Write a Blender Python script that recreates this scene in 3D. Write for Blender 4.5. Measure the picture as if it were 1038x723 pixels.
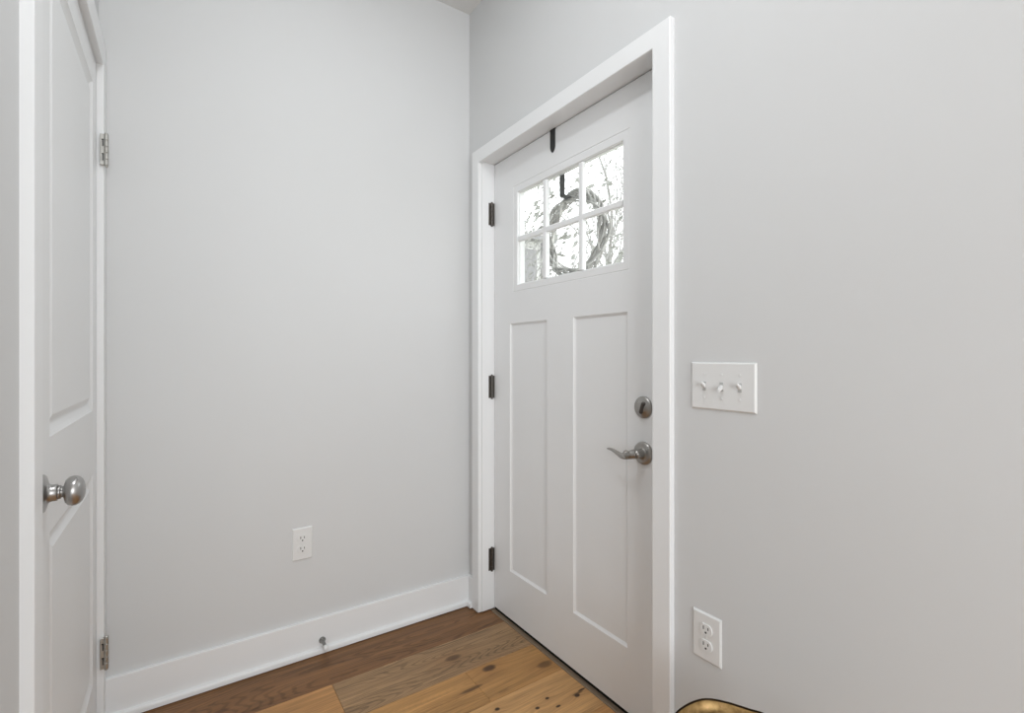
import bpy, bmesh, math, random
from mathutils import Vector, Matrix

for o in list(bpy.data.objects):
    bpy.data.objects.remove(o)
S = bpy.context.scene
C = S.collection

# ------------------------------------------------------------------ camera
CAM = Vector((2.02, -1.13, 1.165))
cd = bpy.data.cameras.new('camera')
cd.sensor_fit = 'HORIZONTAL'
cd.sensor_width = 36.0
cd.lens = 494.0 / 1038.0 * 36.0
cd.clip_start = 0.02
cd.clip_end = 300
cam = bpy.data.objects.new('camera', cd)
C.objects.link(cam)
cam.location = CAM
A0 = math.atan(336.0 / 494.0)
cam.rotation_euler = (math.pi / 2, 0, math.pi / 2 - A0)
S.camera = cam

# ------------------------------------------------------------------ view + light
S.view_settings.view_transform = 'Standard'
S.view_settings.look = 'None'
S.view_settings.gamma = 1
S.view_settings.use_curve_mapping = False
S.view_settings.exposure = -0.09

W = bpy.data.worlds.new('overcast_sky')
S.world = W
W.use_nodes = True
nt = W.node_tree
nt.nodes.clear()
wo = nt.nodes.new('ShaderNodeOutputWorld')
bg = nt.nodes.new('ShaderNodeBackground')
bg.inputs['Color'].default_value = (0.97, 0.985, 1.0, 1)
bg.inputs['Strength'].default_value = 3.5
nt.links.new(bg.outputs[0], wo.inputs[0])


def area(name, loc, target, sx, sy, power, col=(1, 1, 1), shape='RECTANGLE', spread=math.pi):
    l = bpy.data.lights.new(name, 'AREA')
    l.shape = shape
    l.size = sx
    if shape in ('RECTANGLE', 'ELLIPSE'):
        l.size_y = sy
    l.energy = power
    l.color = col
    l.spread = spread
    o = bpy.data.objects.new(name, l)
    C.objects.link(o)
    o.location = loc
    o.rotation_euler = (Vector(target) - Vector(loc)).to_track_quat('-Z', 'Y').to_euler()
    return o


# ceiling fixture of the hall, and added fill panels out of view
LC = (0.922, 0.958, 0.99)
area('ceiling_lamp', (1.35, -0.96, 2.74), (1.35, -0.96, 0), 0.26, 0.26, 8.0, LC, 'DISK')
area('hall_fill', (0.95, -0.72, 2.75), (0.95, -0.72, 0), 1.1, 0.7, 3.2, LC)  # added soft panel that brightens the doors and back wall, not a fixture
area('rear_fill', (5.6, -2.0, 1.6), (0.0, -0.7, 1.5), 2.6, 2.0, 72, LC)  # added broad fill; the rear wall has no window
area('near_fill', (3.6, -0.9, 1.5), (0.0, -0.7, 1.5), 1.5, 1.8, 31, LC)  # added free-floating fill panel behind the camera

# ------------------------------------------------------------------ node helpers


def new_mat(name):
    m = bpy.data.materials.new(name)
    m.use_nodes = True
    t = m.node_tree
    return m, t, t.nodes['Principled BSDF']


class NG:
    def __init__(self, t):
        self.t = t

    def n(self, typ, **kw):
        x = self.t.nodes.new(typ)
        for k, v in kw.items():
            setattr(x, k, v)
        return x

    def put(self, s, v):
        if hasattr(v, 'is_output') or isinstance(v, bpy.types.NodeSocket):
            self.t.links.new(v, s)
        else:
            s.default_value = v

    def m(self, op, a, b=None, c=None, clamp=False):
        x = self.n('ShaderNodeMath', operation=op, use_clamp=clamp)
        self.put(x.inputs[0], a)
        if b is not None:
            self.put(x.inputs[1], b)
        if c is not None:
            self.put(x.inputs[2], c)
        return x.outputs[0]

    def comb(self, a, b, c):
        x = self.n('ShaderNodeCombineXYZ')
        for i, v in enumerate((a, b, c)):
            self.put(x.inputs[i], v)
        return x.outputs[0]

    def noise(self, vec, scale=1.0, detail=3.0, rough=0.5, dist=0.0):
        x = self.n('ShaderNodeTexNoise')
        self.put(x.inputs['Vector'], vec)
        x.inputs['Scale'].default_value = scale
        x.inputs['Detail'].default_value = detail
        x.inputs['Roughness'].default_value = rough
        x.inputs['Distortion'].default_value = dist
        return x.outputs['Fac']

    def mixc(self, f, a, b, mode='MIX'):
        x = self.n('ShaderNodeMix', data_type='RGBA', blend_type=mode)
        self.put(x.inputs[0], f)
        self.put(x.inputs[6], a)
        self.put(x.inputs[7], b)
        return x.outputs[2]

    def smooth(self, v, lo, hi, a=0.0, b=1.0):
        x = self.n('ShaderNodeMapRange', interpolation_type='SMOOTHSTEP')
        self.put(x.inputs[0], v)
        for i, q in enumerate((lo, hi, a, b)):
            x.inputs[i + 1].default_value = q
        return x.outputs[0]


def srgb(r, g, b):
    f = lambda c: (c / 255 / 12.92) if c / 255 <= 0.04045 else ((c / 255 + 0.055) / 1.055) ** 2.4
    return (f(r), f(g), f(b), 1)


def paint(name, col, rough=0.55, bump=0.02, scale=220.0, spec=0.3):
    m, t, p = new_mat(name)
    g = NG(t)
    tc = g.n('ShaderNodeTexCoord').outputs['Object']
    nz = g.noise(tc, scale, 4, 0.6)
    big = g.noise(tc, 1.7, 2, 0.5)
    c = g.mixc(g.smooth(big, 0.3, 0.7), tuple(x * 0.985 for x in col[:3]) + (1,), col)
    t.links.new(c, p.inputs['Base Color'])
    p.inputs['Roughness'].default_value = rough
    p.inputs['Specular IOR Level'].default_value = spec
    b = g.n('ShaderNodeBump')
    b.inputs['Strength'].default_value = bump
    b.inputs['Distance'].default_value = 0.002
    t.links.new(nz, b.inputs['Height'])
    t.links.new(b.outputs[0], p.inputs['Normal'])
    return m


def metal(name, col, rough=0.3, var=0.1, scale=60.0, metallic=1.0):
    m, t, p = new_mat(name)
    g = NG(t)
    tc = g.n('ShaderNodeTexCoord').outputs['Object']
    nz = g.noise(tc, scale, 4, 0.6)
    c = g.mixc(nz, tuple(x * (1 - var) for x in col[:3]) + (1,), tuple(min(1, x * (1 + var)) for x in col[:3]) + (1,))
    t.links.new(c, p.inputs['Base Color'])
    p.inputs['Metallic'].default_value = metallic
    t.links.new(g.smooth(nz, 0.2, 0.8, rough * 0.85, rough * 1.2), p.inputs['Roughness'])
    return m


M = {}
M['wall'] = paint('wall_paint', (0.656, 0.66, 0.658, 1), 0.7, 0.05, 160, 0.2)
M['ceil'] = paint('ceiling_paint', (0.74, 0.735, 0.72, 1), 0.8, 0.05, 160, 0.2)
M['trim'] = paint('trim_enamel', (0.82, 0.825, 0.825, 1), 0.35, 0.01, 90, 0.45)
M['door'] = paint('door_enamel', (0.80, 0.805, 0.805, 1), 0.4, 0.01, 90, 0.4)
M['plastic'] = paint('white_plastic', (0.76, 0.76, 0.75, 1), 0.3, 0.0, 60, 0.5)
M['rubber'] = paint('white_rubber', (0.78, 0.78, 0.77, 1), 0.5, 0.0, 60, 0.4)
M['slot'] = paint('dark_slot', (0.03, 0.03, 0.03, 1), 0.6, 0.0)
M['slotshade'] = paint('toggle_slot_shade', (0.48, 0.48, 0.47, 1), 0.6, 0.0)  # grey painted in for the shade inside the toggle slots
M['weather'] = paint('black_weatherstrip', (0.012, 0.011, 0.01, 1), 0.8, 0.0, 60, 0.1)
M['nickel'] = metal('satin_nickel', (0.36, 0.345, 0.325, 1), 0.32, 0.06)
M['knobnickel'] = metal('brushed_nickel', (0.42, 0.41, 0.40, 1), 0.30, 0.06)
M['hinge'] = metal('nickel_hinge', (0.50, 0.49, 0.46, 1), 0.32, 0.08)
M['bronze'] = metal('dark_bronze', (0.12, 0.11, 0.10, 1), 0.38, 0.15)
M['black'] = metal('black_metal', (0.03, 0.03, 0.03, 1), 0.55, 0.1, metallic=0.3)
M['chrome'] = metal('chrome', (0.26, 0.26, 0.25, 1), 0.25, 0.05)
M['thresh'] = metal('bronze_threshold', (0.23, 0.17, 0.115, 1), 0.5, 0.15, metallic=0.4)
M['exterior'] = paint('house_siding_paint', (0.74, 0.74, 0.73, 1), 0.8, 0.05)
M['shutter'] = paint('grey_shutter_paint', (0.26, 0.26, 0.27, 1), 0.6, 0.0)


def brass_mat():
    m, t, p = new_mat('antique_brass')
    g = NG(t)
    tc = g.n('ShaderNodeTexCoord').outputs['Object']
    a = g.noise(tc, 22, 5, 0.6, 0.6)
    b = g.noise(tc, 75, 3, 0.6)
    c = g.mixc(g.smooth(a, 0.3, 0.7), (0.22, 0.13, 0.045, 1), (0.48, 0.32, 0.14, 1))
    c = g.mixc(g.smooth(b, 0.55, 0.8), c, (0.55, 0.33, 0.18, 1))
    t.links.new(c, p.inputs['Base Color'])
    p.inputs['Metallic'].default_value = 0.9
    t.links.new(g.smooth(a, 0.2, 0.8, 0.42, 0.6), p.inputs['Roughness'])
    bm_ = g.n('ShaderNodeBump')
    bm_.inputs['Strength'].default_value = 0.35
    bm_.inputs['Distance'].default_value = 0.004
    t.links.new(a, bm_.inputs['Height'])
    t.links.new(bm_.outputs[0], p.inputs['Normal'])
    return m


M['brass'] = brass_mat()
M['brassrim'] = metal('blackened_brass_rim', (0.035, 0.022, 0.012, 1), 0.4, 0.2)


def bark_mat(name, a, b):
    m, t, p = new_mat(name)
    g = NG(t)
    tc = g.n('ShaderNodeTexCoord').outputs['Object']
    nz = g.noise(tc, 14, 5, 0.65)
    t.links.new(g.mixc(g.smooth(nz, 0.3, 0.7), a, b), p.inputs['Base Color'])
    p.inputs['Roughness'].default_value = 0.85
    return m


M['bark'] = bark_mat('pale_bark', (0.22, 0.215, 0.21, 1), (0.40, 0.395, 0.39, 1))
M['vine'] = bark_mat('grapevine_twig', (0.34, 0.33, 0.315, 1), (0.66, 0.65, 0.63, 1))
M['leaf'] = bark_mat('sparse_leaf', (0.18, 0.185, 0.17, 1), (0.32, 0.325, 0.30, 1))
M['ground'] = bark_mat('winter_lawn', (0.20, 0.21, 0.14, 1), (0.30, 0.29, 0.21, 1))


def glass_mat():
    m = bpy.data.materials.new('clear_glass')
    m.use_nodes = True
    t = m.node_tree
    t.nodes.clear()
    g = NG(t)
    o = g.n('ShaderNodeOutputMaterial')
    tr = g.n('ShaderNodeBsdfTransparent')
    tr.inputs[0].default_value = (0.96, 0.97, 0.965, 1)
    gl = g.n('ShaderNodeBsdfGlossy')
    gl.inputs['Roughness'].default_value = 0.02
    lw = g.n('ShaderNodeLayerWeight')
    lw.inputs['Blend'].default_value = 0.5
    fac = g.m('ADD', 0.04, g.m('MULTIPLY', g.m('POWER', lw.outputs['Facing'], 5.0), 0.9))
    mx = g.n('ShaderNodeMixShader')
    t.links.new(fac, mx.inputs[0])
    t.links.new(tr.outputs[0], mx.inputs[1])
    t.links.new(gl.outputs[0], mx.inputs[2])
    t.links.new(mx.outputs[0], o.inputs[0])
    return m


M['glass'] = glass_mat()

# ------------------------------------------------------------------ floor material (planks run along Y)


def floor_mat():
    m, t, p = new_mat('oak_planks')
    g = NG(t)
    tc = g.n('ShaderNodeTexCoord').outputs['Object']
    sp = g.n('ShaderNodeSeparateXYZ')
    t.links.new(tc, sp.inputs[0])
    x, y = sp.outputs[0], sp.outputs[1]
    ac = g.n('ShaderNodeAttribute', attribute_name='plank_tone').outputs['Color']
    sd = g.n('ShaderNodeAttribute', attribute_name='plank_seed').outputs['Fac']
    # knots: x, y, half width, half length, strength
    knots = [(0.3339, -0.2594, .020, .040, .75), (0.4660, -0.1763, .021, .034, 1.0), (0.5298, -0.2889, .010, .055, .8),
             (0.6614, -0.2651, .009, .012, 1.2), (0.5650, 0.0100, .022, .040, .75), (0.714, -0.0969, .007, .010, 1.2),
             (0.7326, -0.1524, .008, .010, 1.3), (0.7645, -0.0893, .006, .012, 1.3), (0.7602, -0.0023, .010, .013, 1.5),
             (0.7480, 0.0300, .005, .022, 1.3), (0.7540, 0.0060, .006, .030, .9), (0.60, -0.2, .006, .03, .35),
             (0.95, -.35, .012, .02, 1.0), (1.3, -.6, .02, .03, .9), (0.16, -1.02, .012, .03, .6)]
    wob = g.noise(g.comb(g.m('MULTIPLY', x, 60), g.m('MULTIPLY', y, 30), 0.0), 1, 2, 0.5)
    halo = None
    dark = None
    for kx, ky, a, b, s in knots:
        dx = g.m('DIVIDE', g.m('SUBTRACT', x, kx), a)
        dy = g.m('DIVIDE', g.m('SUBTRACT', y, ky), b)
        d2 = g.m('ADD', g.m('MULTIPLY', dx, dx), g.m('MULTIPLY', dy, dy))
        d2 = g.m('MULTIPLY', d2, g.m('ADD', 0.55, g.m('MULTIPLY', wob, 0.9)))
        core = g.m('MULTIPLY', g.smooth(d2, 0.15, 1.0, 1.0, 0.0), s)
        dark = core if dark is None else g.m('MAXIMUM', dark, core)
        h = g.m('MULTIPLY', g.m('POWER', 2.718, g.m('MULTIPLY', d2, -0.18)), min(s, 1.0) * min(1, a / .02))
        halo = h if halo is None else g.m('MAXIMUM', halo, h)
    xs = g.m('ADD', x, g.m('MULTIPLY', sd, 3.7))
    # grain lines bent round the knots and drifting along the board
    drift = g.noise(g.comb(g.m('MULTIPLY', xs, 2.2), g.m('MULTIPLY', y, 1.1), sd), 1, 2, 0.5)
    xb = g.m('ADD', xs, g.m('ADD', g.m('MULTIPLY', halo, 0.02), g.m('MULTIPLY', drift, 0.05)))
    fine = g.noise(g.comb(g.m('MULTIPLY', xb, 330), g.m('MULTIPLY', y, 9), sd), 1, 4, 0.6)
    mid = g.noise(g.comb(g.m('MULTIPLY', xb, 60), g.m('MULTIPLY', y, 2.0), sd), 1, 3, 0.6)
    wide = g.noise(g.comb(g.m('MULTIPLY', xb, 13), g.m('MULTIPLY', y, 1.6), sd), 1, 2, 0.5)
    # cathedral grain: contour lines of a stretched smooth field
    cat = g.noise(g.comb(g.m('MULTIPLY', xs, 8.0), g.m('MULTIPLY', y, 1.0), sd), 1, 1, 0.3)
    jag = g.noise(g.comb(g.m('MULTIPLY', xs, 120), g.m('MULTIPLY', y, 40), sd), 1, 2, 0.5)
    rings = g.m('SINE', g.m('ADD', g.m('MULTIPLY', cat, 330.0), g.m('MULTIPLY', jag, 3.2)))
    rings = g.smooth(rings, 0.1, 0.9)
    ca = g.n('ShaderNodeAttribute', attribute_name='plank_cathedral').outputs['Fac']
    rings = g.m('MULTIPLY', rings, ca)
    tone = g.m('ADD', g.m('MULTIPLY', g.m('SUBTRACT', fine, 0.5), 1.25), g.m('MULTIPLY', g.m('SUBTRACT', mid, 0.5), 1.0))
    tone = g.m('ADD', tone, g.m('MULTIPLY', g.m('SUBTRACT', wide, 0.5), 0.8))
    tone = g.m('SUBTRACT', tone, g.m('MULTIPLY', rings, 0.34))
    tone = g.m('MAXIMUM', g.m('ADD', 1.04, tone), 0.25)
    tv = g.n('ShaderNodeVectorMath', operation='SCALE')
    t.links.new(ac, tv.inputs[0])
    t.links.new(tone, tv.inputs['Scale'])
    c = g.mixc(g.m('MULTIPLY', halo, 0.42, clamp=True), tv.outputs[0], (0.24, 0.105, 0.035, 1))
    c = g.mixc(g.m('MULTIPLY', dark, 0.85, clamp=True), c, (0.045, 0.022, 0.012, 1))
    t.links.new(c, p.inputs['Base Color'])
    t.links.new(g.smooth(fine, 0.2, 0.8, 0.42, 0.6), p.inputs['Roughness'])
    p.inputs['Specular IOR Level'].default_value = 0.35
    b = g.n('ShaderNodeBump')
    b.inputs['Strength'].default_value = 0.25
    b.inputs['Distance'].default_value = 0.001
    t.links.new(g.m('SUBTRACT', fine, g.m('MULTIPLY', rings, 0.4)), b.inputs['Height'])
    t.links.new(b.outputs[0], p.inputs['Normal'])
    return m


M['floor'] = floor_mat()

# ------------------------------------------------------------------ mesh helpers


def tag(o, label, cat, group=None, kind=None):
    o['label'] = label
    o['category'] = cat
    if group:
        o['group'] = group
    if kind:
        o['kind'] = kind
    return o


def obj(name, bm, mat, parent=None, smooth=False, recalc=True):
    if recalc:
        bmesh.ops.recalc_face_normals(bm, faces=bm.faces)
    me = bpy.data.meshes.new(name)
    bm.to_mesh(me)
    bm.free()
    if smooth:
        for f in me.polygons:
            f.use_smooth = True
    for mm in (mat if isinstance(mat, (list, tuple)) else [mat]):
        me.materials.append(mm)
    o = bpy.data.objects.new(name, me)
    C.objects.link(o)
    if parent is not None:
        o.parent = parent
        o.location = -world_loc(parent)
    return o


def world_loc(o):
    v = Vector((0, 0, 0))
    while o is not None:
        v += o.location
        o = o.parent
    return v


def thing(name, loc, label, cat, group=None, kind=None):
    o = bpy.data.objects.new(name, None)
    C.objects.link(o)
    o.location = loc
    o.empty_display_size = 0.05
    return tag(o, label, cat, group, kind)


def box(bm, x0, x1, y0, y1, z0, z1, bev=0.0, seg=2, mi=0):
    v = [bm.verts.new((x, y, z)) for x in (x0, x1) for y in (y0, y1) for z in (z0, z1)]
    fs = []
    for q in ((0, 1, 3, 2), (4, 6, 7, 5), (0, 4, 5, 1), (2, 3, 7, 6), (0, 2, 6, 4), (1, 5, 7, 3)):
        f = bm.faces.new([v[i] for i in q])
        f.material_index = mi
        fs.append(f)
    if bev > 0:
        es = list({e for f in fs for e in f.edges})
        bmesh.ops.bevel(bm, geom=es, offset=bev, segments=seg, affect='EDGES', profile=0.5)
    return bm


def prism(bm, prof, P0, P1, bev=0):
    """sweep closed 2-D profile [(a,b)] between point functions P0(a,b) and P1(a,b)"""
    a = [bm.verts.new(P0(*p)) for p in prof]
    b = [bm.verts.new(P1(*p)) for p in prof]
    n = len(prof)
    for i in range(n):
        bm.faces.new((a[i], a[(i + 1) % n], b[(i + 1) % n], b[i]))
    bm.faces.new(a[::-1])
    bm.faces.new(b)
    return bm


def frame_of(axis):
    w = Vector(axis).normalized()
    u = w.orthogonal().normalized()
    if abs(w.z) < 0.99:
        u = Vector((0, 0, 1)).cross(w).normalized()
    return u, w.cross(u), w


def lathe(bm, prof, origin, axis, seg=48, cap0=True, cap1=True, squash=1.0):
    """prof [(r, h)] revolved round axis from origin; squash scales the radius along the horizontal u"""
    u, v, w = frame_of(axis)
    O = Vector(origin)
    rings = []
    for r, h in prof:
        if r < 1e-6:
            rings.append([bm.verts.new(O + w * h)])
        else:
            rings.append([bm.verts.new(O + w * h + u * (r * squash * math.cos(2 * math.pi * i / seg)) + v * (r * math.sin(2 * math.pi * i / seg))) for i in range(seg)])
    for A, B in zip(rings, rings[1:]):
        for i in range(seg):
            j = (i + 1) % seg
            if len(A) == 1 and len(B) == 1:
                continue
            if len(A) == 1:
                bm.faces.new((A[0], B[j], B[i]))
            elif len(B) == 1:
                bm.faces.new((A[i], A[j], B[0]))
            else:
                bm.faces.new((A[i], A[j], B[j], B[i]))
    if cap0 and len(rings[0]) > 1:
        bm.faces.new(rings[0][::-1])
    if cap1 and len(rings[-1]) > 1:
        bm.faces.new(rings[-1])
    return bm


def tube(bm, pts, rad, seg=10, up=(0, 0, 1), flat=None, caps=True):
    """tube through pts; rad list or scalar; flat = list of (ru, rv) multipliers"""
    pts = [Vector(p) for p in pts]
    n = len(pts)
    rs = rad if isinstance(rad, (list, tuple)) else [rad] * n
    upv = Vector(up)
    rings = []
    for i, p in enumerate(pts):
        d = (pts[min(i + 1, n - 1)] - pts[max(i - 1, 0)]).normalized()
        u = upv.cross(d)
        if u.length < 1e-3:
            u = d.orthogonal()
        u.normalize()
        v = d.cross(u)
        fu, fv = flat[i] if flat else (1, 1)
        rings.append([bm.verts.new(p + u * (rs[i] * fu * math.cos(2 * math.pi * k / seg)) + v * (rs[i] * fv * math.sin(2 * math.pi * k / seg))) for k in range(seg)])
    for A, B in zip(rings, rings[1:]):
        for k in range(seg):
            j = (k + 1) % seg
            bm.faces.new((A[k], A[j], B[j], B[k]))
    if caps:
        bm.faces.new(rings[0][::-1])
        bm.faces.new(rings[-1])
    return bm


def bez(pts, n=8):
    """Catmull-Rom through pts"""
    P = [Vector(p) for p in pts]
    P = [P[0] * 2 - P[1]] + P + [P[-1] * 2 - P[-2]]
    out = []
    for i in range(1, len(P) - 2):
        for k in range(n):
            t = k / n
            a, b, c, d = P[i - 1:i + 3]
            out.append(0.5 * ((2 * b) + (c - a) * t + (2 * a - 5 * b + 4 * c - d) * t * t + (3 * b - a - 3 * c + d) * t ** 3))
    out.append(P[-2])
    return out


def slab(bm, MP, u0, u1, z0, z1, thick, holes):
    """a door leaf. MP(u, d, z) gives the point d behind the front face.
    holes: (u0,u1,z0,z1, profile[(inset,depth)], filled)"""
    us = sorted({u0, u1} | {h[0] for h in holes} | {h[1] for h in holes})
    zs = sorted({z0, z1} | {h[2] for h in holes} | {h[3] for h in holes})
    vc = {}

    def V(u, d, z):
        k = (round(u, 5), round(d, 5), round(z, 5))
        if k not in vc:
            vc[k] = bm.verts.new(MP(u, d, z))
        return vc[k]

    def inh(u, z, only_open):
        return any(h[0] < u < h[1] and h[2] < z < h[3] and (not only_open or not h[5]) for h in holes)
    for i in range(len(us) - 1):
        for j in range(len(zs) - 1):
            a, b, c, d = us[i], us[i + 1], zs[j], zs[j + 1]
            if not inh((a + b) / 2, (c + d) / 2, False):
                bm.faces.new((V(a, 0, c), V(b, 0, c), V(b, 0, d), V(a, 0, d)))
            if not inh((a + b) / 2, (c + d) / 2, True):
                bm.faces.new((V(a, thick, c), V(a, thick, d), V(b, thick, d), V(b, thick, c)))
    for i in range(len(us) - 1):
        a, b = us[i], us[i + 1]
        for z in (z0, z1):
            bm.faces.new((V(a, 0, z), V(b, 0, z), V(b, thick, z), V(a, thick, z)))
    for j in range(len(zs) - 1):
        c, d = zs[j], zs[j + 1]
        for u in (u0, u1):
            bm.faces.new((V(u, 0, c), V(u, 0, d), V(u, thick, d), V(u, thick, c)))
    for h in holes:
        prev = None
        prof = [(0, 0)] + list(h[4])
        for ins, dp in prof:
            a, b, c, d = h[0] + ins, h[1] - ins, h[2] + ins, h[3] - ins
            cur = [(a, dp, c), (b, dp, c), (b, dp, d), (a, dp, d)]
            # outer ring uses split edges of neighbouring cells; build a private ring so the mesh stays simple
            ring = [bm.verts.new(MP(*q)) for q in cur]
            if prev:
                for k in range(4):
                    bm.faces.new((prev[k], prev[(k + 1) % 4], ring[(k + 1) % 4], ring[k]))
            prev = ring
        if h[5]:
            bm.faces.new(prev)
    return bm


# ------------------------------------------------------------------ room shell
CEIL = 2.782
LW = -1.345       # face of the closet wall
XE, YE = 6.0, -5.2


def structure(name, bm, mat, label, cat, parent=None, **k):
    o = obj(name, bm, mat, parent, **k)
    tag(o, label, cat, kind='structure')
    return o


# back wall (x = 0)
bm = bmesh.new()
box(bm, -0.12, 0.0, LW - 0.12, 0.14, -0.02, CEIL + 0.02)
structure('wall_back', bm, M['wall'], 'pale grey wall between the closet door and the corner, with an outlet low on it', 'wall')

# front-door wall (y = 0) with the door opening
OX0, OX1, OZ1 = 0.117, 1.092, 2.048
bm = bmesh.new()
box(bm, 0.0, OX0 - 0.018, 0.0, 0.14, -0.02, CEIL + 0.02)
box(bm, OX1 + 0.018, XE, 0.0, 0.14, -0.02, CEIL + 0.02)
box(bm, OX0 - 0.018, OX1 + 0.018, 0.0, 0.14, OZ1 + 0.018, CEIL + 0.02)
structure('wall_right', bm, M['wall'], 'long pale grey wall that holds the white entry door and light switches', 'wall')

# closet wall (y = LW)
CX0, CX1, CZ1 = 0.056, 0.862, 2.068
bm = bmesh.new()
box(bm, CX1 + 0.005, 2.1, LW - 0.12, LW, -0.02, CEIL + 0.02)
box(bm, 0.0, CX0 - 0.005, LW - 0.12, LW, -0.02, CEIL + 0.02)
box(bm, CX0 - 0.005, CX1 + 0.005, LW - 0.12, LW, CZ1 + 0.005, CEIL + 0.02)
structure('wall_left', bm, M['wall'], 'pale grey wall at the left edge holding the closet door', 'wall')
# rest of the house behind the camera
bm = bmesh.new()
box(bm, 1.98, 2.1, YE, LW - 0.12, -0.02, CEIL + 0.02)
structure('wall_side', bm, M['wall'], 'pale grey wall of the living area behind the camera', 'wall')
bm = bmesh.new()
box(bm, XE, XE + 0.12, YE - 0.12, 0.14, -0.02, CEIL + 0.02)
structure('wall_rear', bm, M['wall'], 'pale grey rear wall of the living area', 'wall')
bm = bmesh.new()
box(bm, 1.98, XE, YE - 0.12, YE, -0.02, CEIL + 0.02)
structure('wall_far', bm, M['wall'], 'pale grey far wall of the living area', 'wall')
bm = bmesh.new()
box(bm, -0.12, XE + 0.12, YE - 0.12, 0.14, CEIL + 0.02, CEIL + 0.1)
box(bm, 0.0, XE, YE, 0.0, CEIL, CEIL + 0.02)
structure('ceiling', bm, M['ceil'], 'flat white painted ceiling above the corner', 'ceiling')

# ------------------------------------------------------------------ plank floor
random.seed(5)
bm = bmesh.new()
tone_l = bm.faces.layers.float_vector.new('tone_tmp')
seed_l = bm.faces.layers.float.new('seed_tmp')
cat_l = bm.faces.layers.float.new('cat_tmp')
tone_l = bm.faces.layers.float_vector['tone_tmp']
seed_l = bm.faces.layers.float['seed_tmp']
box(bm, 0.0, XE, YE, 0.14, -0.03, -0.006)
for f in bm.faces:
    f[tone_l] = (0.02, 0.012, 0.008)
DARK = srgb(126, 90, 58)[:3]
GREY = srgb(156, 125, 91)[:3]
ORG = srgb(178, 132, 84)[:3]
GOLD = srgb(172, 129, 79)[:3]
LITE = srgb(184, 142, 94)[:3]
MIDB = srgb(160, 118, 76)[:3]
edges_x = [0.016, 0.229]
while edges_x[-1] < XE:
    edges_x.append(edges_x[-1] + 0.2065)
edges_x[3] = 0.622
cuts = {0: [(-3.0, DARK, 0.9), (0.072, DARK, 0.9)],
        1: [(-0.685, ORG, 0.0), (0.072, GREY, 0.85)],
        2: [(-0.262, GOLD, 0.15), (0.072, GOLD, 0.0)],
        3: [(-1.6, MIDB, .5), (0.072, LITE, 0.1)],
        4: [(-0.9, GOLD, .2), (0.072, ORG, 0.0)]}
pal = [ORG, GOLD, LITE, GREY, MIDB, DARK]
for i in range(len(edges_x) - 1):
    xa, xb = edges_x[i], min(edges_x[i + 1], XE)
    if xb <= xa:
        continue
    spec = cuts.get(i)
    ys = []
    if spec:
        prev = YE
        sp_ = list(spec)
        if sp_[0][0] < -1.0:
            pass
        for yy, t_, c_ in sp_:
            ys.append((max(prev, YE), yy, t_, c_))
            prev = yy
    else:
        prev = YE
        yy = YE + random.uniform(0.3, 1.6)
        while prev < 0.0:
            y2 = min(yy, 0.0)
            if y2 > -0.15:
                y2 = 0.0
            ys.append((prev, y2, random.choice(pal), random.random()))
            prev = y2
            yy = prev + random.uniform(1.1, 1.9)
    for (ya, yb, tn, ct) in ys:
        g_ = 0.0004
        before = set(bm.faces)
        box(bm, xa + g_, xb - g_, ya + g_, yb - g_, -0.006, 0.0)
        new = [f for f in bm.faces if f not in before]
        es = [e for f in new for e in f.edges if all(abs(v.co.z) < 1e-6 for v in e.verts)]
        bmesh.ops.bevel(bm, geom=list(set(es)), offset=0.0007, segments=1, affect='EDGES')
        sdv = random.random() * 10
        for f in bm.faces:
            if f not in before:
                f[tone_l] = tn
                f[seed_l] = sdv
                f[cat_l] = ct
bmesh.ops.recalc_face_normals(bm, faces=bm.faces)
me = bpy.data.meshes.new('floor')
cols = [(Vector(f[tone_l]), f[seed_l], f[cat_l]) for f in bm.faces]
bm.to_mesh(me)
bm.free()
at = me.attributes.new('plank_tone', 'FLOAT_COLOR', 'FACE')
as_ = me.attributes.new('plank_seed', 'FLOAT', 'FACE')
acat = me.attributes.new('plank_cathedral', 'FLOAT', 'FACE')
at, as_, acat = (me.attributes[q] for q in ('plank_tone', 'plank_seed', 'plank_cathedral'))
for i, (c, s, k) in enumerate(cols):
    at.data[i].color = (c[0], c[1], c[2], 1)
    as_.data[i].value = s
    acat.data[i].value = k
me.materials.append(M['floor'])
fl = bpy.data.objects.new('floor', me)
C.objects.link(fl)
tag(fl, 'wide oak plank floor with dark knots and one darker plank along the baseboard', 'floor', kind='structure')

# ------------------------------------------------------------------ baseboards with shoe
BH = 0.137


def base_profile():
    return [(0, 0.004), (0.028, 0.004), (0.028, 0.016), (0.0265, 0.021), (0.023, 0.0235), (0.014, 0.0245), (0.014, BH - 0.002), (0.0125, BH), (0, BH)]


bm = bmesh.new()
prism(bm, base_profile(), lambda a, b: (a, LW + 0.012, b), lambda a, b: (a, -a, b))
structure('baseboard_back', bm, M['trim'], 'white baseboard with shoe molding along the back wall', 'baseboard')
bm = bmesh.new()
prism(bm, base_profile(), lambda a, b: (a, -a, b), lambda a, b: (0.0555, -a, b))
structure('baseboard_corner', bm, M['trim'], 'tiny white baseboard return between the corner and the entry door casing', 'baseboard')
bm = bmesh.new()
prism(bm, base_profile(), lambda a, b: (1.159, -a, b), lambda a, b: (XE - 0.002, -a, b))
structure('baseboard_right', bm, M['trim'], 'white baseboard below the light switches', 'baseboard')
bm = bmesh.new()
prism(bm, base_profile(), lambda a, b: (0.927, LW + a, b), lambda a, b: (2.1, LW + a, b))
structure('baseboard_left', bm, M['trim'], 'white baseboard beside the closet door', 'baseboard')

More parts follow.
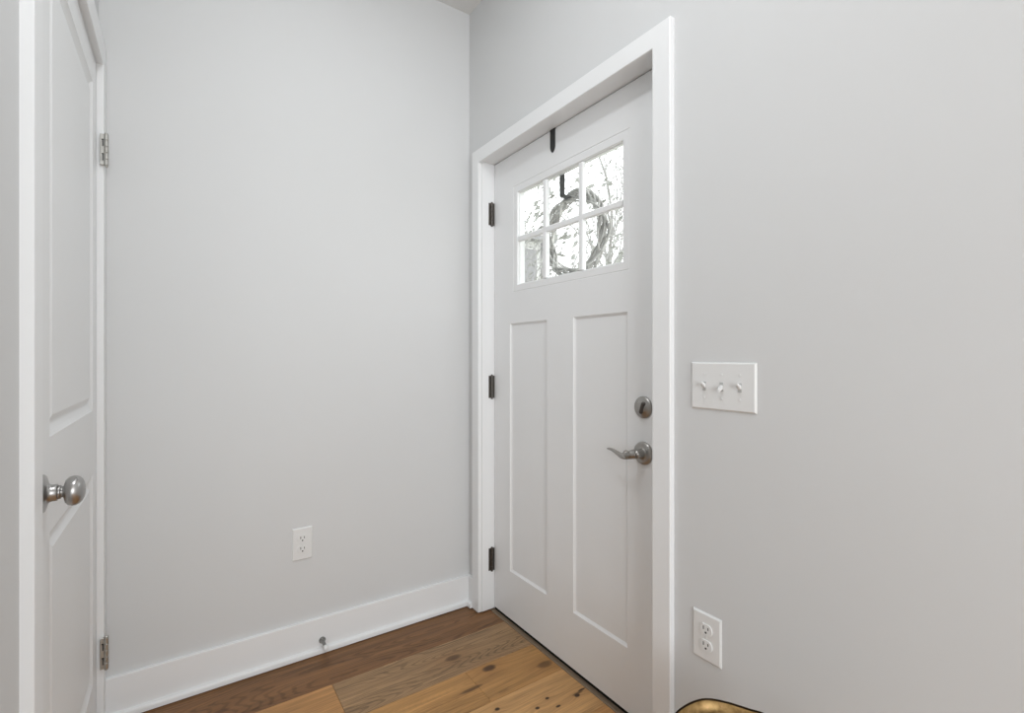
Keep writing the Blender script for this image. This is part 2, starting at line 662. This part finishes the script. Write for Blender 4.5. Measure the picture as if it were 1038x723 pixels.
# ------------------------------------------------------------------ casing and jamb of the entry door
bm = bmesh.new()
CO0, CI0, CI1, CO1, CT = 0.056, 0.114, 1.095, 1.157, 2.103
CIT = 2.043
FZ = 0.007


def mitre(bm, outer, inner, Fn, th, r=0.0025):
    """three-sided flat casing with eased edges; outer/inner = (x0, x1, ztop)"""
    prof = [(0, 0), (0, th - r), (r * .3, th - r * .3), (r, th), (1 - 0, None)]
    # profile across width: t in metres from the inner edge, h = proud of wall
    w = inner[0] - outer[0]
    pr = [(0, 0), (0, th - r), (r * 0.3, th - r * 0.3), (r, th), (w - r, th), (w - r * 0.3, th - r * 0.3), (w, th - r), (w, 0)]
    rows = []
    for corner in range(4):
        row = []
        for t_, h in pr:
            if corner == 0:
                q = (inner[0] - t_, FZ)
            elif corner == 1:
                q = (inner[0] - t_, inner[2] + t_ * (outer[2] - inner[2]) / w)
            elif corner == 2:
                q = (inner[1] + t_ * (outer[1] - inner[1]) / w, inner[2] + t_ * (outer[2] - inner[2]) / w)
            else:
                q = (inner[1] + t_ * (outer[1] - inner[1]) / w, FZ)
            row.append(bm.verts.new(Fn(q[0], h, q[1])))
        rows.append(row)
    n = len(pr)
    for A, B in zip(rows, rows[1:]):
        for i in range(n):
            j = (i + 1) % n
            bm.faces.new((A[i], A[j], B[j], B[i]))
    bm.faces.new(rows[0])
    bm.faces.new(rows[-1][::-1])


mitre(bm, (CO0, CO1, CT), (CI0, CI1, CIT), lambda x, h, z: (x, -h, z), 0.018)
# jamb legs and head, with the stop behind the door leaf
box(bm, OX0 - 0.018, OX0, 0.0005, 0.14, FZ, OZ1 + 0.018, 0.0008, 1)
box(bm, OX1, OX1 + 0.018, 0.0005, 0.14, FZ, OZ1 + 0.018, 0.0008, 1)
box(bm, OX0, OX1, 0.0005, 0.14, OZ1, OZ1 + 0.018, 0.0008, 1)
structure('trim_1', bm, M['trim'], 'white flat casing and deep jamb around the entry door', 'door casing')

# shadow gap strip (foam seal) above and beside the leaf
bm = bmesh.new()
box(bm, OX0 + 0.0002, OX1 - 0.0002, 0.108, 0.12, OZ1 - 0.012, OZ1 - 0.0002)
box(bm, OX0 + 0.0002, OX0 + 0.012, 0.108, 0.12, 0.02, OZ1 - 0.013)
box(bm, OX1 - 0.012, OX1 - 0.0002, 0.108, 0.12, 0.02, OZ1 - 0.013)
structure('trim_3', bm, M['weather'], 'black weatherstrip inside the entry door jamb', 'weatherstrip')

# ------------------------------------------------------------------ threshold
bm = bmesh.new()
prof = [(0.046, 0.0006), (0.047, 0.0030), (0.050, 0.0042), (0.061, 0.0045), (0.062, 0.0032), (0.139, 0.0032), (0.139, 0.0006)]
prism(bm, prof, lambda a, b: (OX0 + 0.001, a, b), lambda a, b: (OX1 - 0.001, a, b))
o = obj('door_threshold', bm, M['thresh'])
tag(o, 'thin brown threshold strip on the floor under the white entry door', 'threshold')

# ------------------------------------------------------------------ entry door
DY = 0.065
D0, D1, DZ0, DZ1 = 0.1195, 1.0895, 0.0155, 2.0445
door = thing('door_1', (0.6045, DY, 0), 'white craftsman entry door with six small panes of glass', 'door', kind='structure')
MPd = lambda u, d, z: (u, DY + d, z)
LX0, LX1, LZ0, LZ1 = 0.272, 0.937, 1.4435, 1.9025
pp = [(0.0015, 0.0025), (0.0085, 0.0075), (0.0095, 0.0075)]
bm = bmesh.new()
slab(bm, MPd, D0, D1, DZ0, DZ1, 0.0445, [
    (0.2477, 0.5074, 0.2235, 1.309, pp, True),
    (0.6640, 0.9265, 0.2220, 1.310, pp, True),
    (LX0, LX1, LZ0, LZ1, [(0.0010, 0.0016), (0.0030, 0.0016), (0.0045, 0.0002), (0.0290, 0.0006), (0.0305, 0.0020), (0.0325, 0.0105), (0.0345, 0.0107), (0.0345, 0.0148), (0.0240, 0.0150), (0.0240, 0.0445)], False)])
obj('door_leaf', bm, M['door'], door)
# muntins
bm = bmesh.new()
bar = [(-0.0130, 0.0066), (-0.0122, 0.0015), (-0.0085, -0.0030), (0.0085, -0.0030), (0.0122, 0.0015), (0.0130, 0.0066)]
gx0, gx1, gz0, gz1 = LX0 + 0.0345, LX1 - 0.0345, LZ0 + 0.0345, LZ1 - 0.0345
for xm in (0.4890, 0.7010):
    prism(bm, bar, lambda a, b: (xm + a, DY + 0.004 + b, gz0), lambda a, b: (xm + a, DY + 0.004 + b, gz1))
zm = 1.6690
prism(bm, [(a * .95, b + 0.0003) for a, b in bar], lambda a, b: (gx0, DY + 0.004 + b, zm + a), lambda a, b: (gx1, DY + 0.004 + b, zm + a))
# matching bars on the outside of the glass
for xm in (0.4890, 0.7010):
    box(bm, xm - 0.007, xm + 0.007, DY + 0.0148, DY + 0.024, gz0, gz1, 0.002, 1)
box(bm, gx0, gx1, DY + 0.0148, DY + 0.0242, zm - 0.007, zm + 0.007, 0.002, 1)
obj('window_grille', bm, M['trim'], door)
bm = bmesh.new()
box(bm, gx0, gx1, DY + 0.0109, DY + 0.0146, gz0, gz1)
obj('glass_pane', bm, M['glass'], door)
# sweep under the leaf
bm = bmesh.new()
box(bm, D0 + 0.002, D1 - 0.002, DY + 0.002, DY + 0.040, 0.0034, DZ0 - 0.0002)
obj('door_sweep', bm, M['weather'], door)


def hinge(parent, xb, yb, zc, hh, r, leafs, mat, sgn, name='hinge'):
    """five-knuckle butt hinge with barrel centred at (xb, yb); leafs = list of boxes"""
    bm = bmesh.new()
    n = 5
    for k in range(n):
        za = zc - hh / 2 + hh * k / n + 0.0007
        zb = zc - hh / 2 + hh * (k + 1) / n - 0.0007
        lathe(bm, [(r * 0.9, 0), (r, 0.0008), (r, zb - za - 0.0008), (r * 0.9, zb - za)], (xb, yb, za), (0, 0, 1), 20)
    lathe(bm, [(r * 0.55, 0), (r * 0.55, hh)], (xb, yb, zc - hh / 2), (0, 0, 1), 14)
    for s in (-1, 1):
        lathe(bm, [(r * 0.8, 0), (r * 0.8, 0.002), (r * 0.5, 0.004), (0, 0.005)], (xb, yb, zc + s * hh / 2), (0, 0, s), 18)
    for l in leafs:
        box(bm, *l, 0.0006, 1)
    return obj(name, bm, mat, parent)


for zc in (1.817, 1.026, 0.235):
    h_ = hinge(door, D0 + 0.0002, DY - 0.0140, zc, 0.104, 0.0062,
          [(OX0 + 0.0001, OX0 + 0.0016, DY - 0.0300, DY - 0.006, zc - 0.051, zc + 0.051),
           (D0 + 0.0002, D0 + 0.0022, DY - 0.010, DY - 0.0002, zc - 0.051, zc + 0.051)], M['bronze'], 1)
    h_['label'] = 'dark bronze hinge'

# deadbolt
LKX = 0.9938
bolt_c = (LKX, DY, 1.0065)
bm = bmesh.new()
lathe(bm, [(0.0345, 0), (0.0345, 0.003), (0.033, 0.006), (0.028, 0.0085), (0.020, 0.0095), (0.0185, 0.0125), (0.0165, 0.0145), (0, 0.0148)], bolt_c, (0, -1, 0), 56)
db = obj('deadbolt', bm, M['nickel'], door, smooth=True)
db['label'] = 'satin nickel deadbolt'
bm = bmesh.new()
th = math.radians(18)
pts = []
for s in (-1, 1):
    pass
ux, uz = math.sin(th), math.cos(th)
tp = [(Vector(bolt_c) + Vector((ux * q + 0.008, -0.0175 + 0.003 * abs(q) / 0.019, uz * q))) for q in (-0.019, -0.014, -0.006, 0, 0.006, 0.014, 0.019)]
tube(bm, tp, [0.0045, 0.0078, 0.0070, 0.0065, 0.0070, 0.0078, 0.0045], 12, up=(0, -1, 0), flat=[(0.75, 1.2)] * 7)
lathe(bm, [(0.0055, 0), (0.0055, 0.006)], (bolt_c[0] + 0.008, DY - 0.0135, bolt_c[2]), (0, -1, 0), 16)
obj('thumb_turn', bm, M['bronze'], db, smooth=True)  # dark metal painted in for the shadowed slot of the turn

# lever
lev_c = Vector((LKX, DY, 0.8633))
bm = bmesh.new()
lathe(bm, [(0.036, 0), (0.036, 0.003), (0.0345, 0.006), (0.030, 0.0085), (0.022, 0.0095), (0.0155, 0.010), (0.0145, 0.013), (0.0135, 0.030), (0.0125, 0.040), (0.0, 0.042)], lev_c, (0, -1, 0), 56)
rs = obj('lever_rose', bm, M['nickel'], door, smooth=True)
rs['label'] = 'satin nickel lever plate'
bm = bmesh.new()
yl = DY - 0.050
lp = bez([(0.999, yl + 0.006, 0.8665), (0.990, yl, 0.8640), (0.976, yl - 0.002, 0.8585), (0.962, yl - 0.002, 0.8545), (0.945, yl, 0.8540), (0.928, yl + 0.003, 0.8575), (0.910, yl + 0.006, 0.8620), (0.893, yl + 0.008, 0.8645), (0.876, yl + 0.009, 0.8640)], 6)
n = len(lp)
rr = []
for i in range(n):
    t_ = i / (n - 1)
    rr.append(0.0115 * (1 - t_) ** 0.8 + 0.0035 if t_ < 0.97 else 0.0025)
tube(bm, lp, rr, 16, up=(0, -1, 0), flat=[(1.0 if i / n < .2 else 1.0 - 0.25 * (i / n), 1.0 - 0.4 * min(1, i / n * 1.6)) for i in range(n)])
# scroll where the lever meets its hub
lathe(bm, [(0.0, -0.013), (0.008, -0.0115), (0.0125, -0.006), (0.0138, 0), (0.0125, 0.006), (0.008, 0.0115), (0, 0.013)], (0.990, yl, 0.864), (0.25, -1, 0.1), 28)
obj('lever_handle', bm, M['nickel'], rs, smooth=True)
bm = bmesh.new()
tube(bm, bez([(0.982 + 0.0128 * math.cos(a), yl - 0.0125 - 0.001 * a, 0.8635 + 0.0128 * math.sin(a)) for a in [math.pi * k / 8 for k in range(2, 15)]], 2), 0.0016, 8)
obj('lever_scroll', bm, M['nickel'], rs, smooth=True)

# ------------------------------------------------------------------ wreath hanger over the leaf, wreath outside
wh = thing('wreath_hanger', (0.546, DY, DZ1), 'black metal strap hooked over the top of the entry door', 'wreath hanger')
bm = bmesh.new()
hw = 0.0145
outl = [(-hw, 2.0465), (-hw, 1.976), (-hw * 0.72, 1.965), (-hw * 0.3, 1.9575), (0, 1.956), (hw * 0.3, 1.9575), (hw * 0.72, 1.965), (hw, 1.976), (hw, 2.0465)]
prism(bm, outl, lambda a, b: (0.546 + a, DY - 0.0004, b), lambda a, b: (0.546 + a, DY - 0.0030, b))
box(bm, 0.546 - hw, 0.546 + hw, DY - 0.0030, DY + 0.0475, 2.0448, 2.0470)
box(bm, 0.546 - hw, 0.546 + hw, DY + 0.0449, DY + 0.0475, 1.80, 2.0470)
prism(bm, [(DY + 0.0475, 1.80), (DY + 0.080, 1.797), (DY + 0.090, 1.803), (DY + 0.092, 1.822), (DY + 0.0945, 1.822), (DY + 0.0930, 1.800), (DY + 0.081, 1.793), (DY + 0.0449, 1.7965)],
      lambda a, b: (0.546 - hw, a, b), lambda a, b: (0.546 + hw, a, b))
obj('strap', bm, M['black'], wh)

random.seed(11)
WC = Vector((0.560, 0.165, 1.646))
wr = thing('wreath', WC, 'round grapevine wreath hanging outside behind the panes', 'wreath')
bm = bmesh.new()
R0 = 0.158
for k in range(16):
    ph = random.random() * 6.28
    tw = random.choice((2, 3, 4, 5)) * random.choice((-1, 1))
    am = random.uniform(0.006, 0.027)
    pts = []
    for i in range(73):
        a = 2 * math.pi * i / 72
        rr_ = R0 + am * math.cos(tw * a + ph)
        pts.append(WC + Vector((rr_ * math.cos(a), am * 0.9 * math.sin(tw * a + ph), rr_ * math.sin(a))))
    tube(bm, pts, random.uniform(0.0028, 0.005), 6, up=(0, 1, 0), caps=False)
obj('vine_ring', bm, M['vine'], wr, smooth=True)
bm = bmesh.new()
for k in range(70):
    a = random.random() * 6.28
    p = WC + Vector((R0 * math.cos(a), 0, R0 * math.sin(a)))
    d = Vector((math.cos(a + random.uniform(-1.3, 1.3)), random.uniform(-.2, .4), math.sin(a + random.uniform(-1.3, 1.3)))).normalized()
    L_ = random.uniform(0.03, 0.065)
    q = p + d * L_ * .5 + Vector((0, 0, random.uniform(-.006, .006)))
    tube(bm, [p, q, p + d * L_], [0.0018, 0.0014, 0.0008], 5)
obj('twigs', bm, M['vine'], wr)['kind'] = 'stuff'

# ------------------------------------------------------------------ closet door
DC = LW
cdr = thing('door_2', (0.459, DC, 0), 'white two panel closet door with a round knob at the left edge', 'door', kind='structure')
MPc = lambda u, d, z: (u, DC - d, z)
og = [(0.002, 0.0015), (0.010, 0.005), (0.020, 0.0085), (0.023, 0.009), (0.027, 0.0085), (0.041, 0.0025), (0.042, 0.0025)]
bm = bmesh.new()
slab(bm, MPc, 0.059, 0.859, 0.012, 2.064, 0.035, [
    (0.130, 0.703, 0.190, 0.815, og, True),
    (0.130, 0.703, 1.005, 1.980, og, True)])
obj('door_leaf', bm, M['door'], cdr)
bm = bmesh.new()
kc = (0.765, DC, 0.906)
lathe(bm, [(0.0360, 0), (0.0360, 0.0012), (0.0335, 0.0040), (0.0260, 0.0062), (0.0195, 0.0082), (0.0165, 0.0110), (0.0157, 0.0140), (0.0157, 0.0210), (0.0148, 0.0218)], kc, (0, 1, 0), 56)
rose = obj('knob_rose', bm, M['knobnickel'], cdr, smooth=True)
rose['label'] = 'brushed nickel knob plate'
bm = bmesh.new()
lathe(bm, [(0.0130, 0.0215), (0.0130, 0.0262), (0.0105, 0.0268), (0.0105, 0.0300), (0.0150, 0.0312), (0.0225, 0.0335), (0.0265, 0.0375), (0.0282, 0.0430), (0.0280, 0.0480), (0.0258, 0.0530), (0.0215, 0.0570), (0.0150, 0.0600), (0.0070, 0.0616), (0, 0.0620)], kc, (0, 1, 0), 56)
obj('door_knob', bm, M['knobnickel'], rose, smooth=True)
for zc in (1.8055, 0.2452):
    h_ = hinge(cdr, 0.0615, DC + 0.0245, zc, 0.098, 0.0062,
          [(0.0575, 0.0600, DC + 0.0095, DC + 0.0245, zc - 0.048, zc + 0.048),
           (0.0608, 0.0640, DC + 0.0095, DC + 0.0225, zc - 0.048, zc + 0.048)], M['hinge'], 1)
    h_['label'] = 'satin nickel hinge'
    bm = bmesh.new()
    for dz in (-0.024, 0.020):
        box(bm, 0.0641, 0.0646, DC + 0.0150, DC + 0.0178, zc + dz - 0.010, zc + dz + 0.012)
        box(bm, 0.0641, 0.0646, DC + 0.0135, DC + 0.0185, zc + dz + 0.009, zc + dz + 0.012)
    obj('knuckle_gap', bm, M['slot'], h_)

bm = bmesh.new()
mitre(bm, (0.0025, 0.924, 2.150), (CX0 - 0.001, CX1 + 0.002, 2.070), lambda x, h, z: (x, LW + h, z), 0.018, 0.002)
box(bm, CX0 - 0.0048, CX0 - 0.0005, LW - 0.115, LW - 0.0002, FZ, CZ1)
box(bm, CX1 + 0.0005, CX1 + 0.0048, LW - 0.115, LW - 0.0002, FZ, CZ1)
box(bm, CX0 - 0.0048, CX1 + 0.0048, LW - 0.115, LW - 0.0002, CZ1 + 0.0002, CZ1 + 0.0048)
structure('trim_2', bm, M['trim'], 'white casing around the closet door at the left edge', 'door casing')

# ------------------------------------------------------------------ outlets and switches


def plate(bm, Fn, u0, u1, z0, z1, th=0.0050):
    """wall plate with a sloped rim"""
    r = 0.0045
    lv = [(0, 0), (0, 0.0018), (r * 0.5, th * 0.75), (r * 0.85, th)]
    prev = None
    for ins, h in lv:
        ring = [bm.verts.new(Fn(u, h, z)) for u, z in ((u0 + ins, z0 + ins), (u1 - ins, z0 + ins), (u1 - ins, z1 - ins), (u0 + ins, z1 - ins))]
        if prev:
            for k in range(4):
                bm.faces.new((prev[k], prev[(k + 1) % 4], ring[(k + 1) % 4], ring[k]))
        else:
            bm.faces.new(ring[::-1])
        prev = ring
    bm.faces.new(prev)


def outlet(name_loc, Fn, uc, zc, w, h, label, du):
    t_ = thing('wall_outlet', name_loc, label, 'outlet')
    bm = bmesh.new()
    plate(bm, Fn, uc - w / 2, uc + w / 2, zc - h / 2, zc + h / 2)
    p_ = obj('cover_plate', bm, M['plastic'], t_)
    for s in (1, -1):
        c = zc + s * 0.0205
        bm = bmesh.new()
        # receptacle face: circle flattened top and bottom
        out = []
        for k in range(40):
            a = 2 * math.pi * k / 40
            out.append((0.0178 * math.cos(a), max(-0.0145, min(0.0145, 0.0178 * math.sin(a)))))
        prism(bm, out, lambda a, b: Fn(uc + a, 0.0045, c + b), lambda a, b: Fn(uc + a * 0.97, 0.0076, c + b * 0.97))
        rc = obj('receptacle', bm, M['plastic'], t_)
        bm = bmesh.new()
        for off, hh_ in ((-0.0066, 0.0045), (0.0066, 0.0036)):
            prism(bm, [(-0.0012, -hh_), (0.0012, -hh_), (0.0012, hh_), (-0.0012, hh_)], lambda a, b: Fn(uc + off + a, 0.0070, c + 0.0045 + b), lambda a, b: Fn(uc + off + a, 0.0079, c + 0.0045 + b))
        gp = [(0.0027 * math.cos(q), 0.0027 * math.sin(q)) for q in [2 * math.pi * k / 16 for k in range(16)]]
        prism(bm, gp, lambda a, b: Fn(uc + a, 0.0070, c - 0.0068 + b), lambda a, b: Fn(uc + a, 0.0079, c - 0.0068 + b))
        obj('slot', bm, M['slot'], rc)
    bm = bmesh.new()
    gp = [(0.0032 * math.cos(q), 0.0032 * math.sin(q)) for q in [2 * math.pi * k / 20 for k in range(20)]]
    prism(bm, gp, lambda a, b: Fn(uc + a, 0.0052, zc + b), lambda a, b: Fn(uc + a, 0.0066, zc + b))
    obj('screw', bm, M['plastic'], t_)
    return t_


FB = lambda u, h, z: (h, u, z)
FR = lambda u, h, z: (u, -h, z)
outlet((0, -0.740, 0.44), FB, -0.740, 0.4402, 0.0735, 0.1245, 'white duplex outlet low on the wall between the two doors', 1)
outlet((1.260, 0, 0.437), FR, 1.260, 0.4370, 0.0820, 0.1225, 'white duplex outlet low on the wall right of the entry door', 1)

sw = thing('light_switch', (1.303, 0, 1.089), 'white triple toggle switch plate on the wall right of the entry door', 'light switch')
bm = bmesh.new()
plate(bm, FR, 1.2145, 1.3917, 1.0285, 1.1500)
obj('cover_plate', bm, M['plastic'], sw)
for uc, up_ in ((1.2545, True), (1.3030, False), (1.3515, True)):
    bm = bmesh.new()
    # toggle lever leaning up or down out of its slot
    s = 1 if up_ else -1
    a0, b0 = 0.0042, 0.0056
    base_ = [(-a0, -b0), (a0, -b0), (a0, b0), (-a0, b0)]
    prism(bm, base_, lambda a, b: FR(uc + a, 0.0050, 1.0885 + b), lambda a, b: FR(uc + a * 0.8, 0.0195, 1.0885 + s * 0.0095 + b * 0.62))
    bmesh.ops.bevel(bm, geom=list(bm.edges), offset=0.0008, segments=2, affect='EDGES')
    tg = obj('toggle', bm, M['plastic'], sw)
    bm = bmesh.new()
    prism(bm, [(-0.0048, -0.0115), (0.0048, -0.0115), (0.0048, 0.0115), (-0.0048, 0.0115)], lambda a, b: FR(uc + a, 0.0050, 1.0885 + b), lambda a, b: FR(uc + a, 0.00605, 1.0885 + b))
    sl = obj('toggle_slot', bm, M['slotshade'], sw)
    for dz in (0.0302, -0.0302):
        bm = bmesh.new()
        gp = [(0.0029 * math.cos(q), 0.0029 * math.sin(q)) for q in [2 * math.pi * k / 18 for k in range(18)]]
        prism(bm, gp, lambda a, b: FR(uc + a, 0.0054, 1.0885 + dz + b), lambda a, b: FR(uc + a, 0.0067, 1.0885 + dz + b))
        box(bm, uc - 0.0005, uc + 0.0005, -0.00685, -0.0066, 1.0885 + dz - 0.0026, 1.0885 + dz + 0.0026)
        obj('screw', bm, M['plastic'], sw)

# ------------------------------------------------------------------ door stop on the baseboard
dsp = Vector((0.0140, -0.6690, 0.0495))
ds = thing('door_stop', dsp, 'small chrome door stop with white tip on the back baseboard', 'door stop')
ax = Vector((1, 0.0, -0.02)).normalized()
bm = bmesh.new()
lathe(bm, [(0.0125, 0.0), (0.0125, 0.003), (0.0095, 0.006), (0.0075, 0.010), (0.0065, 0.014), (0.0060, 0.052), (0.0065, 0.054)], dsp, ax, 28)
obj('shaft', bm, M['chrome'], ds, smooth=True)
bm = bmesh.new()
lathe(bm, [(0.0080, 0.053), (0.0098, 0.055), (0.0098, 0.066), (0.0085, 0.0695), (0.005, 0.0710), (0, 0.0712)], dsp, ax, 28)
t2_ = obj('tip', bm, M['rubber'], ds, smooth=True)
t2_['label'] = 'white rubber tip'

# ------------------------------------------------------------------ brass vessel by the wall
sc = 0.65
foot = Vector((2.02 + (1.181 - 2.02) * sc, -1.13 + (0.2525 + 1.13) * sc, 0))
HV = 1.165 * (1 - sc)
q_ = [(1.0045, .2077), (1.0023, .2361), (1.0023, .2726), (1.0071, .3087), (1.0164, .3392), (1.0342, .3629), (1.0661, .3871), (1.1059, .4086), (1.138, .4236), (1.164, .4422)]
vb = thing('brass_planter', foot, 'antique brass planter with wavy dark rim below the right outlet', 'planter')
angs = []
for (qx, qy) in q_:
    dx_, dy_ = qx - 1.181, qy - 0.2525
    angs.append((math.atan2(dy_, dx_), math.hypot(dx_, dy_) * sc))
angs.sort()


def rimr(a):
    # measured part of the rim, joined smoothly to a gentle wave elsewhere
    a = (a + math.pi) % (2 * math.pi) - math.pi
    base_r = 0.1175 + 0.005 * math.cos(3 * a + 0.6)
    aa = a if a > 0 else a + 2 * math.pi
    L_ = sorted([(x if x > 0 else x + 2 * math.pi, r) for x, r in angs])
    if aa <= L_[0][0]:
        w_ = max(0, 1 - (L_[0][0] - aa) / 0.6)
        return L_[0][1] * w_ + base_r * (1 - w_)
    if aa >= L_[-1][0]:
        w_ = max(0, 1 - (aa - L_[-1][0]) / 0.6)
        return L_[-1][1] * w_ + base_r * (1 - w_)
    for (x0, r0), (x1, r1) in zip(L_, L_[1:]):
        if x0 <= aa <= x1:
            t_ = (aa - x0) / (x1 - x0)
            return r0 + (r1 - r0) * t_
    return base_r


NS = 96
bm = bmesh.new()
hp = [(0.60, 0.0), (0.66, 0.006), (0.655, 0.02), (0.70, 0.06), (0.80, 0.16), (0.87, 0.26), (0.93, 0.34), (0.972, HV - 0.025), (1.0, HV)]
rings = []
rim = [rimr(2 * math.pi * i / NS) for i in range(NS)]
rim = [(rim[i - 1] + 2 * rim[i] + rim[(i + 1) % NS]) / 4 for i in range(NS)]


def ringv(k, h, dr=0.0):
    out = []
    for i in range(NS):
        a = 2 * math.pi * i / NS
        bl = max(0, (k - 0.6) / 0.4)
        r = (rim[i] * bl + 0.1175 * (1 - bl)) * k + dr
        out.append(bm.verts.new(foot + Vector((r * math.cos(a), r * math.sin(a), h))))
    return out


for k, h in hp:
    rings.append(ringv(k, h))
for k, h in reversed(hp[2:]):
    rings.append(ringv(k, h, -0.0022))
for A, B in zip(rings, rings[1:]):
    for i in range(NS):
        j = (i + 1) % NS
        bm.faces.new((A[i], A[j], B[j], B[i]))
bm.faces.new(rings[0][::-1])
bm.faces.new(rings[-1])
obj('vessel', bm, M['brass'], vb, smooth=True)
bm = bmesh.new()
pts = [foot + Vector(((rim[i % NS] - 0.001) * math.cos(2 * math.pi * i / NS), (rim[i % NS] - 0.001) * math.sin(2 * math.pi * i / NS), HV + 0.0008)) for i in range(NS + 1)]
tube(bm, pts, 0.0020, 8, caps=False)
ri = obj('rim', bm, M['brassrim'], vb, smooth=True)
ri['label'] = 'dark blackened rim'

# ------------------------------------------------------------------ outside: lawn, neighbour's house, bare trees
bm = bmesh.new()
box(bm, -60, 20, 0.30, 70, -0.9, -0.6)
o = obj('lawn', bm, M['ground'])
tag(o, 'winter lawn in front of the house beyond the entry door', 'ground', kind='structure')
bm = bmesh.new()
box(bm, -0.5, 2.4, 0.141, 1.9, -0.6, -0.04, 0.01)
o = obj('porch_slab', bm, M['exterior'])
tag(o, 'pale porch slab outside the entry door', 'porch', kind='structure')


def ray(px, py):
    r = (px - 519) / 494.0
    u = (361.5 - py) / 494.0
    fx, fy = -math.cos(A0), math.sin(A0)
    rx, ry = math.sin(A0), math.cos(A0)
    return Vector((fx + r * rx, fy + r * ry, u))


# neighbour's house: gable block with a shuttered window
hb = thing('neighbour_house', (-13.6, 8.4, -0.6), 'pale house with grey shuttered window seen through the lower left pane', 'house')
c0 = CAM + ray(551, 361) * 15.0
hx, hy = c0.x, c0.y
bm = bmesh.new()
ztop = 1.165 + 0.232 * 15.0
box(bm, hx - 7.0, hx, hy - 7.0, hy, -0.6, ztop)
obj('siding', bm, M['exterior'], hb)
bm = bmesh.new()
prism(bm, [(-7.3, ztop), (0.3, ztop), (0.3, ztop + 0.15), (-3.5, ztop + 0.5), (-7.3, ztop + 0.15)], lambda a, b: (hx + a, hy - 7.3, b), lambda a, b: (hx + a, hy + 0.3, b))
obj('roof', bm, M['shutter'], hb)
bm = bmesh.new()
for k, (u0, u1) in enumerate(((538.5, 547.5),)):
    a_ = CAM + ray(u0, 361) * 15
    b_ = CAM + ray(u1, 361) * 15
    # window lies on the side facing the entry door (x = hx)
    ya = hy - 1.15
    yb = hy - 0.30
    box(bm, hx, hx + 0.06, ya, yb, 2.55, ztop - 0.25, 0.01)
obj('window', bm, M['shutter'], hb)
bm = bmesh.new()
box(bm, hx + 0.0, hx + 0.1, hy - 1.25, hy - 0.2, 2.40, 2.52, 0.01)
box(bm, hx + 0.0, hx + 0.1, hy - 0.12, hy, -0.6, ztop, 0.01)
obj('window_trim', bm, M['shutter'], hb)


def grow(bm, leafs, p, d, L_, r, depth, maxd):
    pts = [p]
    n_ = 4
    dd = d.copy()
    for i in range(n_):
        dd = (dd + Vector((random.uniform(-.22, .22), random.uniform(-.22, .22), random.uniform(-.12, .2)))).normalized()
        pts.append(pts[-1] + dd * L_ / n_)
    r1 = r * 0.62
    tube(bm, pts, [r + (r1 - r) * i / n_ for i in range(n_ + 1)], 6 if depth < 3 else 4)
    if depth >= maxd:
        leafs.append(pts[-1])
        return
    nb = 3 if depth < 2 else random.choice((2, 3))
    for k in range(nb):
        i = random.randint(2, n_)
        a = random.random() * 6.28
        side = Vector((math.cos(a), math.sin(a), 0.25)).normalized()
        nd = (dd * 0.75 + side * random.uniform(0.55, 0.95)).normalized()
        grow(bm, leafs, pts[i], nd, L_ * random.uniform(0.62, 0.82), r1 * random.uniform(0.62, 0.8), depth + 1, maxd)
    grow(bm, leafs, pts[-1], dd, L_ * 0.78, r1 * 0.92, depth + 1, maxd)


def tree(px, dist, h, r, seed, label, leafy):
    random.seed(seed)
    c = CAM + ray(px, 361) * dist
    base_ = Vector((c.x, c.y, -0.6))
    t_ = thing('bare_tree', base_, label, 'tree', 'trees outside the entry door')
    bm = bmesh.new()
    lf = []
    grow(bm, lf, base_, Vector((0.05, 0, 1)), h * 0.36, r, 0, 5)
    obj('branches', bm, M['bark'], t_)
    bm = bmesh.new()
    for q in lf:
        for k in range(leafy):
            c_ = q + Vector((random.gauss(0, .10), random.gauss(0, .10), random.gauss(0, .10)))
            n_ = Vector((random.gauss(0, 1), random.gauss(0, 1), random.gauss(0, 1))).normalized()
            u_ = n_.orthogonal().normalized()
            v_ = n_.cross(u_)
            s_ = random.uniform(0.018, 0.04)
            bm.faces.new([bm.verts.new(c_ + u_ * s_ * 1.5), bm.verts.new(c_ + v_ * s_ * .6 + n_ * .003), bm.verts.new(c_ - u_ * s_ * 1.5), bm.verts.new(c_ - v_ * s_ * .6)])
    obj('leaves', bm, M['leaf'], t_, recalc=False)


tree(536, 5.0, 3.6, 0.05, 3, 'low bare tree outside seen through the left panes', 2)
tree(607, 12.0, 7.6, 0.10, 8, 'tall bare tree outside seen through the right panes', 2)
tree(634, 20.0, 10.5, 0.14, 21, 'farther bare tree outside at the right edge of the panes', 1)
tree(588, 32.0, 13.0, 0.18, 34, 'distant bare tree outside behind the wreath', 1)
